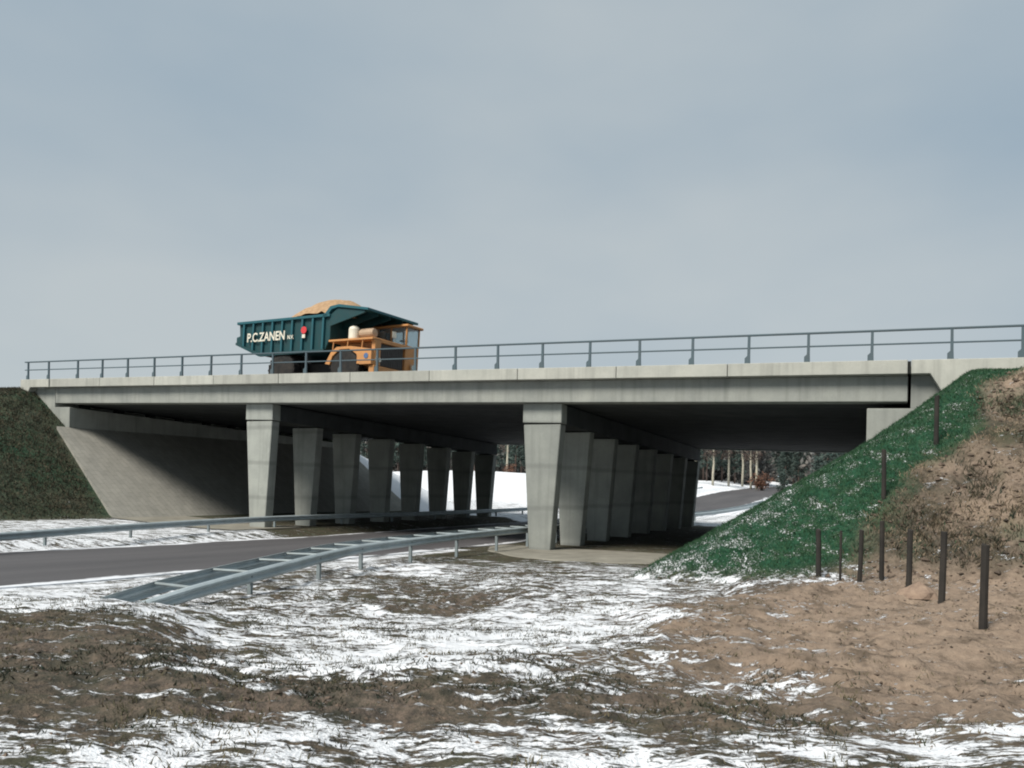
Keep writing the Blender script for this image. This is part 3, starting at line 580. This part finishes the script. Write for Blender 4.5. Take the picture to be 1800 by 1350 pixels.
# writing on the near side of the body
def text(body_, s, x, z, size, mat, name, y=-.075, bold=.012):
    cu = bpy.data.curves.new(name, 'FONT'); cu.body = s; cu.size = size; cu.extrude = .006; cu.offset = bold; cu.space_character = 1.0
    to = bpy.data.objects.new('t', cu); COL.objects.link(to)
    dg = bpy.context.evaluated_depsgraph_get(); me = bpy.data.meshes.new_from_object(to.evaluated_get(dg)); bpy.data.objects.remove(to)
    me.materials.clear(); me.materials.append(M[mat]); me.transform(Matrix.Translation((x, y, z)) @ Matrix.Diagonal((.85, 1, 1, 1)) @ Matrix.Rotation(rad(90), 4, 'X'))
    return link(name, me, body_, True)
text(body, 'P.C.ZANEN', -8.35, 2.40, .64, 't_white', 'lettering')
text(body, 'N.V.', -5.45, 2.40, .28, 't_white', 'lettering', bold=.006)
emb = MB().prism([(-4.35, 2.98), (-4.5, 2.92), (-4.54, 2.78), (-4.48, 2.66), (-4.35, 2.60), (-4.22, 2.66), (-4.16, 2.78), (-4.20, 2.92)][::1], -.085, -.065)
tb(emb, 'emblem', 't_red', body); tb(MB().prism([(-4.45, 2.58), (-4.45, 2.40), (-4.25, 2.40), (-4.25, 2.58)], -.085, -.065), 'emblem_base', 't_white', body)
# front end
tb(MB().box(-2.7, -.22, .75, 2.4, .95, 2.16), 'engine_hood', 't_orange', bevel=.03)
gr_o = tb(MB().box(-.2, -.13, .62, 2.32, .98, 2.02), 'grille', 'grille')
for i in range(13): tb(MB().box(-.13, -.09, .66+i*.132, .69+i*.132, .99, 2.01), 'grille_bar', 'grille', gr_o)
tb(MB().box(-.24, -.02, .18, .60, .95, 2.2), 'front_pillar', 't_orange', bevel=.02)
tb(MB().box(-.26, -.03, .14, 2.42, 2.05, 2.24), 'front_crossbeam', 't_orange', bevel=.02)
tb(MB().box(-.3, .02, .1, 3.52, .52, .93), 'bumper', 't_orange', bevel=.03)
tb(MB().box(-2.75, -.02, -.02, .74, 2.12, 2.22), 'fender_deck', 't_orange', bevel=.015)
fs_ = tb(MB().prism([(-2.9, 1.05), (-2.55, 1.62), (-2.2, 1.85), (-1.3, 1.85), (-.05, 1.66), (-.05, .95), (-.75, .95), (-.95, 1.45), (-1.4, 1.72), (-2.0, 1.72), (-2.45, 1.4), (-2.6, 1.0)][::-1], -.03, .5), 'front_fender', 't_orange', bevel=.01)
tb(MB().lathe([(.02, -.05), (.13, -.05), (.13, -.02), (.02, -.02)], (-.35, 0, 1.35), 'y', 14), 'badge', 't_sky', fs_)
tb(MB().box(-.95, -.06, .0, .1, .98, 1.62), 'side_step_box', 't_orange', bevel=.02)
for x in (-2.5, -1.6, -.7): tb(MB().tube([(x, .04, 1.7), (x+.05, .04, 2.14)], .03, 6), 'deck_strut', 't_orange')
ac = tb(MB().lathe([(.05, 2.22), (.24, 2.22), (.26, 2.3), (.26, 2.75), (.22, 2.84), (.08, 2.92)], (-1.55, .42, 0), 'z', 18), 'air_cleaner', 't_white', smooth=False)
tb(MB().lathe([(.05, -1.3), (.2, -1.28), (.24, -1.2), (.24, -.55), (.2, -.45), (.05, -.42)], (0, .62, 2.55), 'x', 16), 'air_tank', 't_tan')
# cab on the far side
tb(MB().box(-2.1, -.1, 2.48, 3.52, .95, 2.28), 'cab_lower', 't_orange', bevel=.03)
tb(MB().box(-2.2, .06, 2.36, 3.62, 3.18, 3.30), 'cab_roof', 't_orange', bevel=.03)
for x in (-2.05, -1.1, -.16):
    for y in (2.5, 3.44): tb(MB().box(x, x+.08, y, y+.07, 2.28, 3.19), 'cab_pillar', 't_orange')
tb(MB().box(-2.05, -1.97, 2.57, 3.44, 2.28, 3.18), 'cab_back', 't_orange')
tb(MB().box(-.125, -.115, 2.57, 3.44, 2.29, 3.17), 'windscreen', 'glass'); tb(MB().box(-1.97, -.16, 2.53, 2.54, 2.29, 3.17), 'side_window', 'glass'); tb(MB().box(-1.97, -.16, 3.47, 3.48, 2.29, 3.17), 'side_window', 'glass')
tb(MB().box(-1.5, -1.0, 2.75, 3.2, 2.28, 2.5).box(-1.6, -1.5, 2.75, 3.2, 2.28, 3.0), 'driver_seat', 't_dark'); tb(MB().tube([(-.5, 2.98, 2.3), (-.62, 2.98, 2.55)], .03, 6).lathe([(.2, -.02), (.22, 0), (.2, .02)], (-.63, 2.98, 2.58), 'z', 14), 'steering_wheel', 't_dark')
for y in (.38, 3.02): 
    hl = tb(MB().box(-.02, .03, y-.22, y+.22, 1.05, 1.35) if y > 1 else MB().box(-.02, .02, y-.16, y+.16, 1.08, 1.34), 'headlight', 't_tan', bevel=.01)
    for d in (-.1, .1): tb(MB().lathe([(.01, .03), (.085, .03), (.095, .045), (.01, .05)], (.005, y+d, 1.2), 'x', 14), 'lens', 't_white', hl)
tb(MB().tube([(-.3, 1.9, 2.24), (-.25, 1.75, 2.55), (-.22, 1.72, 2.75)], .018, 6).box(-.24, -.2, 1.6, 1.86, 2.5, 2.8), 'mirror', 't_white')
# the load
hm = MB(); nn = 26; vs = []
for i in range(nn+1):
    for j in range(17):
        u = i/nn; v_ = j/16; x = -8.9+u*7.1; y = .12+v_*3.36
        d = math.hypot((x+3.75)/3.6 if x < -3.75 else (x+3.75)/2.1, (y-1.8)/1.95)
        z = 3.32+1.32*math.sin(max(0, 1-d)*math.pi/2)**.85+.07*random.uniform(-1, 1)
        if x > -2.9: z = max(z, 3.4)
        vs.append((x, y, z))
hm.add(vs, [(i*17+j, i*17+j+1, (i+1)*17+j+1, (i+1)*17+j) for i in range(nn) for j in range(16)])
o = hm.build('sand_load', 'sandheap', smooth=True); tag(o, 'heaped yellow sand piled in the dump truck body', 'sand')
o.scale = truck.scale; o.location = truck.location; o.rotation_euler = truck.rotation_euler

# ------------------------------------------------------------------ wood beyond the bridge
M['birch'] = painted('birch_bark', (.46, .43, .34), .8, 0, .6, (.12, .10, .08), .2)
M['pinebark'] = painted('pine_bark', (.085, .06, .05), .9, 0, .5)
M['needle'] = leafmat('needles', (.030, .052, .047), (.082, .105, .09))
M['twig'] = leafmat('bare_twigs', (.05, .045, .045), (.12, .085, .07))
M['rust'] = leafmat('rusty_leaves', (.09, .048, .034), (.20, .105, .07))
def cards(centers, size, per, spread, rs, flat=.6):
    c = np.repeat(np.asarray(centers, float), per, 0); n = len(c)
    c = c+rs.normal(0, 1, (n, 3))*np.asarray(spread)
    a = rs.normal(0, 1, (n, 3)); a[:, 2] *= flat; a /= np.linalg.norm(a, axis=1)[:, None]
    b = np.cross(a, rs.normal(0, 1, (n, 3))); b /= np.linalg.norm(b, axis=1)[:, None]
    s = (size*rs.uniform(.5, 1.4, n))[:, None]
    Vv = np.stack([c-a*s, c+b*s*.4, c+a*s, c-b*s*.4], 1).reshape(-1, 3); Ff = np.arange(4*n).reshape(-1, 4)
    return Vv, Ff, np.repeat(rs.random(n), 4)
def make_tree(kind, seed):
    rs = np.random.default_rng(seed); R_ = random.Random(seed)
    if kind == 'pine':
        h = 11.; tr = MB().tube([(R_.uniform(-.1, .1)*i, R_.uniform(-.1, .1)*i, h*i/6-.3*(i == 0)) for i in range(7)], [.17, .15, .13, .11, .09, .06, .02], 7)
        cs = []
        for i in range(60):
            z = h*rs.uniform(.22, 1.); r = 2.1*(1.05-z/h)**.7; a = rs.random()*6.3; q = r*math.sqrt(rs.random()); cs.append((q*math.cos(a), q*math.sin(a), z-.15*q))
            if i % 3 == 0: tr.tube([(0, 0, z), (q*math.cos(a), q*math.sin(a), z-.1*q)], [.03, .01], 4)
        Vv, Ff, var = cards(cs, .26, 26, (.35, .35, .2), rs); crown = 'needle'; bark = 'pinebark'
    elif kind == 'birch':
        h = 12.; pts = [(R_.uniform(-.05, .05)*i, R_.uniform(-.05, .05)*i, h*i/6-.3*(i == 0)) for i in range(7)]; tr = MB().tube(pts, [.20, .19, .17, .15, .11, .07, .02], 8); cs = []
        for i in range(34):
            z = h*rs.uniform(.35, .98); a = rs.random()*6.3; l = rs.uniform(.8, 2.2)*(1.15-z/h); k_ = min(5, int(z/h*6)); b0 = Vector(pts[k_]).lerp(Vector(pts[k_+1]), z/h*6-k_)
            e = b0+Vector((l*math.cos(a), l*math.sin(a), l*.8)); tr.tube([b0, b0.lerp(e, .5)+Vector((0, 0, .1)), e], [.04, .025, .008], 5); cs += [tuple(b0.lerp(e, .6)), tuple(e)]
        Vv, Ff, var = cards(cs, .22, 14, (.3, .3, .25), rs); Ff = Ff; crown = 'twig'; bark = 'birch'
    else:
        h = 2.3 if kind == 'shrub' else 3.2; tr = MB(); cs = []
        for i in range(14):
            a = rs.random()*6.3; l = rs.uniform(.5, 1.5) if kind == 'shrub' else rs.uniform(.2, .7); z = h*rs.uniform(.45, 1); tr.tube([(0, 0, -.2), (l*.4*math.cos(a), l*.4*math.sin(a), z*.5), (l*math.cos(a), l*math.sin(a), z)], [.05, .035, .01], 5)
            cs += [(l*.6*math.cos(a), l*.6*math.sin(a), z*.6), (l*math.cos(a), l*math.sin(a), z)]
        if kind != 'shrub': cs = [((1-z/h)*.8*math.cos(i*2.4), (1-z/h)*.8*math.sin(i*2.4), z) for i in range(40) for z in [h*(.1+.9*i/40)]]
        Vv, Ff, var = cards(cs, .16, 26, (.25, .25, .2), rs); crown = 'rust' if kind == 'shrub' else 'needle'; bark = 'pinebark'
    return tr, np_mesh('crown', Vv, Ff, crown, dict(var=var), False), bark
def proto(kind, seed):
    tr, cm, bark = make_tree(kind, seed); o = tr.build('trunk', bark, smooth=True); d = o.data; bpy.data.objects.remove(o); return d, cm
pines = [proto('pine', s) for s in (1, 2, 3, 4)]; birches = [proto('birch', s) for s in (5, 6, 7)]; shrubs = [proto('shrub', s) for s in (8, 9)]; firs = [proto('fir', s) for s in (10, 11)]
def plant(name, pr, x, y, sc, label, cat, group, first):
    o = thing(name, (x, y, hz(x, y)), label, cat, group, random.random()*6); o.scale = (sc, sc, sc*random.uniform(.93, 1.07))
    link(first, pr[0], o, True); link('crown', pr[1], o, True); return o
# a ray-like helper is not needed: the wood stands along a line beyond the field
bl = [('pale birch at the wood edge, just right of the dark pier row', -30.8, 126), ('second pale birch right of the dark pier row', -28.3, 127), ('third pale birch right of the dark pier row, leaning slightly', -26.7, 131), ('slender birch in the middle of the wood edge', -25.9, 138), ('left one of the close pair of birches by the rusty bush', -23.1, 130), ('right one of the close pair of birches by the rusty bush', -21.9, 128), ('pale birch seen between the two pier rows', -66, 131)]
for i, (lab, x, y) in enumerate(bl): plant('birch_tree', birches[i % 3], x, y, random.uniform(.85, 1.), lab, 'tree', 'birches at the wood edge', 'trunk')
for i in range(58):
    x = -112+i*1.9+random.uniform(-.7, .7); y = random.uniform(136, 150)+(45 if -27 < x < -15 else 0)
    plant('pine_tree', pines[i % 4], x, y, random.uniform(.85, 1.1), 'dark pine in the wood far behind the bridge', 'tree', 'pines of the far wood', 'trunk')
plant('rusty_bush', shrubs[0], -20.2, 123, 1.1, 'rusty brown bush beside the far road', 'bush', None, 'stem'); plant('rusty_bush', shrubs[1], -63.5, 127, .75, 'rusty brown bush seen between the two pier rows', 'bush', None, 'stem')
plant('young_fir', firs[0], -17.2, 122, 1.0, 'small dark fir right of the rusty bush', 'tree', None, 'trunk'); plant('young_fir', firs[1], -12.3, 121, 1.35, 'taller dark fir close to the green slope edge', 'tree', None, 'trunk')
for i in range(30):
    x = -46+i*1.35+random.uniform(-.5, .5); y = random.uniform(196, 214)
    plant('pine_tree', pines[i % 4], x, y, random.uniform(1.0, 1.25), 'dark pine standing where the far road runs out of sight', 'tree', 'pines at the end of the far road', 'trunk')
rs = np.random.default_rng(21); n = 24000
cx = rs.uniform(-120, 22, n); cy = rs.uniform(150, 172, n)+np.where((cx > -27)*(cx < -17)+(rs.random(n) < .25)*(cx > -45), 50, 0); czz = height(cx, cy, False)+rs.uniform(0, 10.5, n)**1.0
Vv, Ff, var = cards(np.stack([cx, cy, czz], 1), .6, 7, (.8, .8, .8), rs, 1.4)
M['thicket'] = leafmat('far_thicket', (.085, .098, .098), (.20, .18, .165))  # distance haze painted in as a paler, greyer colour
tag(link('far_woodland', np_mesh('far_woodland', Vv, Ff, 'thicket', dict(var=var), False)), 'grey-green mass of woodland behind the first trees', 'woodland', None, 'stuff')

# ------------------------------------------------------------------ grass and clods
def blades(n, xr, yr, dens, hgt, wid, rs, per=6, spread=.06, lean=.5):
    x = rs.uniform(*xr, n); y = rs.uniform(*yr, n); keep = rs.random(n) < dens(x, y); x, y = x[keep], y[keep]
    x = np.repeat(x, per)+rs.normal(0, spread, len(x)*per); y = np.repeat(y, per)+rs.normal(0, spread, len(y)*per); z = height(x, y)-.01; m = len(x)
    a = rs.uniform(0, 6.283, m); h = hgt*rs.uniform(.4, 1.3, m); w_ = wid*rs.uniform(.6, 1.4, m); l = rs.uniform(.2, 1, m)*lean*h; b = rs.uniform(0, 6.283, m)
    p0 = np.stack([x-np.cos(a)*w_, y-np.sin(a)*w_, z], 1); p1 = np.stack([x+np.cos(a)*w_, y+np.sin(a)*w_, z], 1)
    mid = np.stack([x+np.cos(b)*l*.4, y+np.sin(b)*l*.4, z+h*.6], 1); tip = np.stack([x+np.cos(b)*l, y+np.sin(b)*l, z+h], 1)
    mw = np.stack([np.cos(a)*w_*.6, np.sin(a)*w_*.6, 0*x], 1)
    Vv = np.stack([p0, p1, mid+mw, tip, mid-mw], 1).reshape(-1, 3); Ff = np.arange(5*m).reshape(-1, 5)
    return Vv, Ff, np.repeat(np.clip(np.repeat(rs.random(len(x)//per), per)*.7+.3*rs.random(m), 0, 1), 5)
rs = np.random.default_rng(31)
def dgreen(x, y):
    s, sa, g, mu = covers(x, y); return g*(y < 30)
Vv, Ff, var = blades(24000, (-8, 3.5), (18.5, 30), dgreen, .075, .010, rs, 5, .09, 1.1)
tag(link('turf', np_mesh('turf', Vv, Ff, 'grass', dict(var=var), False)), 'short green turf on the bank beside the bridge', 'grass', None, 'stuff')
def dfield(x, y):
    s, sa, g, mu = covers(x, y); cl = np.clip(fbm(x, y, 1.3, 3, 20)*2.2+.35, 0, 1); return np.clip((1-g)*(1-.85*sa)*(.25+.9*(1-s))*cl*(.35+.65*np.clip(1.2-(y-4)/18, 0, 1)), 0, 1)
Vv, Ff, var = blades(26000, (-14.4, 4), (2.2, 21), dfield, .05, .005, rs, 7, .04, 1.1)
tag(link('dry_grass', np_mesh('dry_grass', Vv, Ff, 'drygrass', dict(var=var), False)), 'withered grass poking through the thin snow', 'grass', None, 'stuff')
def dweed(x, y):
    s_, sa, g, mu = covers(x, y); return np.clip(mu*(1-sa), 0, 1)*np.clip(fbm(x, y, .9, 4, 61)*3.2+.15, 0, 1)
Vv, Ff, var = blades(26000, (-11.5, 4), (2.6, 11), dweed, .045, .007, rs, 6, .05, 1.4)
tag(link('ground_weeds', np_mesh('ground_weeds', Vv, Ff, 'bankgrass', dict(var=var*.6), False)), 'low dark weeds matted over the churned brown earth', 'weeds', None, 'stuff')
def dbank(x, y):
    return sstep(-34.6, -36, x)*(y < np.where(x < -41.6, 29, np.interp(x, [-41.25, -34.9], [28.1, 26.6])))*(y > 17.5)
Vv, Ff, var = blades(16000, (-52, -34.5), (17, 29), dbank, .11, .022, rs, 4, .14, 1.1)
tag(link('bank_grass', np_mesh('bank_grass', Vv, Ff, 'bankgrass', dict(var=var), False)), 'rough dark grass on the bank left of the paved slope', 'grass', None, 'stuff')
def dtuss(x, y):
    s_, sa, g, mu = covers(x, y); return brown(x, y)*np.clip(fbm(x, y, .9, 4, 33)*3+.25, 0, 1)*(height(x, y, False) > 1.2)
Vv, Ff, var = blades(9000, (-1.8, 9), (19.5, 28.4), dtuss, .085, .009, rs, 7, .09, 1.3)
tag(link('bank_tussocks', np_mesh('bank_tussocks', Vv, Ff, 'tussock', dict(var=var), False)), 'dry tan tussocks on the bare earth bank', 'grass', None, 'stuff')
def dtuss2(x, y):
    return brown(x, y)*np.clip(fbm(x, y, .7, 4, 51)*3-.1, 0, 1)*(height(x, y, False) > 1.1)
Vv, Ff, var = blades(8000, (-1.8, 9), (19.5, 28.4), dtuss2, .12, .012, rs, 7, .09, 1.2)
tag(link('bank_weeds', np_mesh('bank_weeds', Vv, Ff, 'bankgrass', dict(var=var), False)), 'dark weeds spreading over the bare earth bank', 'weeds', None, 'stuff')
def clods(n, xr, yr, dens, size, rs):
    x = rs.uniform(*xr, n); y = rs.uniform(*yr, n); keep = rs.random(n) < dens(x, y); x, y = x[keep], y[keep]; z = height(x, y); m = len(x)
    base = np.array([(1,0,0),(-1,0,0),(0,1,0),(0,-1,0),(0,0,1),(0,0,-1)], float); tri = np.array([(0,2,4),(2,1,4),(1,3,4),(3,0,4),(2,0,5),(1,2,5),(3,1,5),(0,3,5)])
    s = (size*rs.uniform(.3, 1.3, m)**1.5)[:, None, None]; Vv = base[None]*rs.uniform(.5, 1.2, (m, 6, 1))*s+rs.normal(0, .18, (m, 6, 3))*s
    an = rs.uniform(0, 6.28, m); c, s_ = np.cos(an)[:, None], np.sin(an)[:, None]; Vv = np.stack([Vv[..., 0]*c-Vv[..., 1]*s_, Vv[..., 0]*s_+Vv[..., 1]*c, Vv[..., 2]*.7], -1)
    Vv += np.stack([x, y, z], 1)[:, None]; return Vv.reshape(-1, 3), (tri[None]+6*np.arange(m)[:, None, None]).reshape(-1, 3), np.repeat(rs.random(m), 6)
M['clod'] = leafmat('earth_clods', (.045, .036, .028), (.15, .112, .085))
def dclod(x, y):
    s, sa, g, mu = covers(x, y); return np.clip(mu*1.1*(1-.7*sa)+.12*sa, 0, 1)*(1-g)*(1-.9*s)
Vv, Ff, var = clods(30000, (-11, 4), (2.5, 20), dclod, .022, rs)
V2, F2, va2 = clods(6000, (-2, 9), (19, 28.4), lambda x, y: covers(x, y)[3], .065, rs)
tag(link('earth_crumbs', np_mesh('earth_crumbs', np.concatenate([Vv, V2]), np.concatenate([Ff, F2+len(Vv)]), 'clod', dict(var=np.concatenate([var, va2])), False)), 'loose brown earth crumbs over the churned ground', 'earth', None, 'stuff')
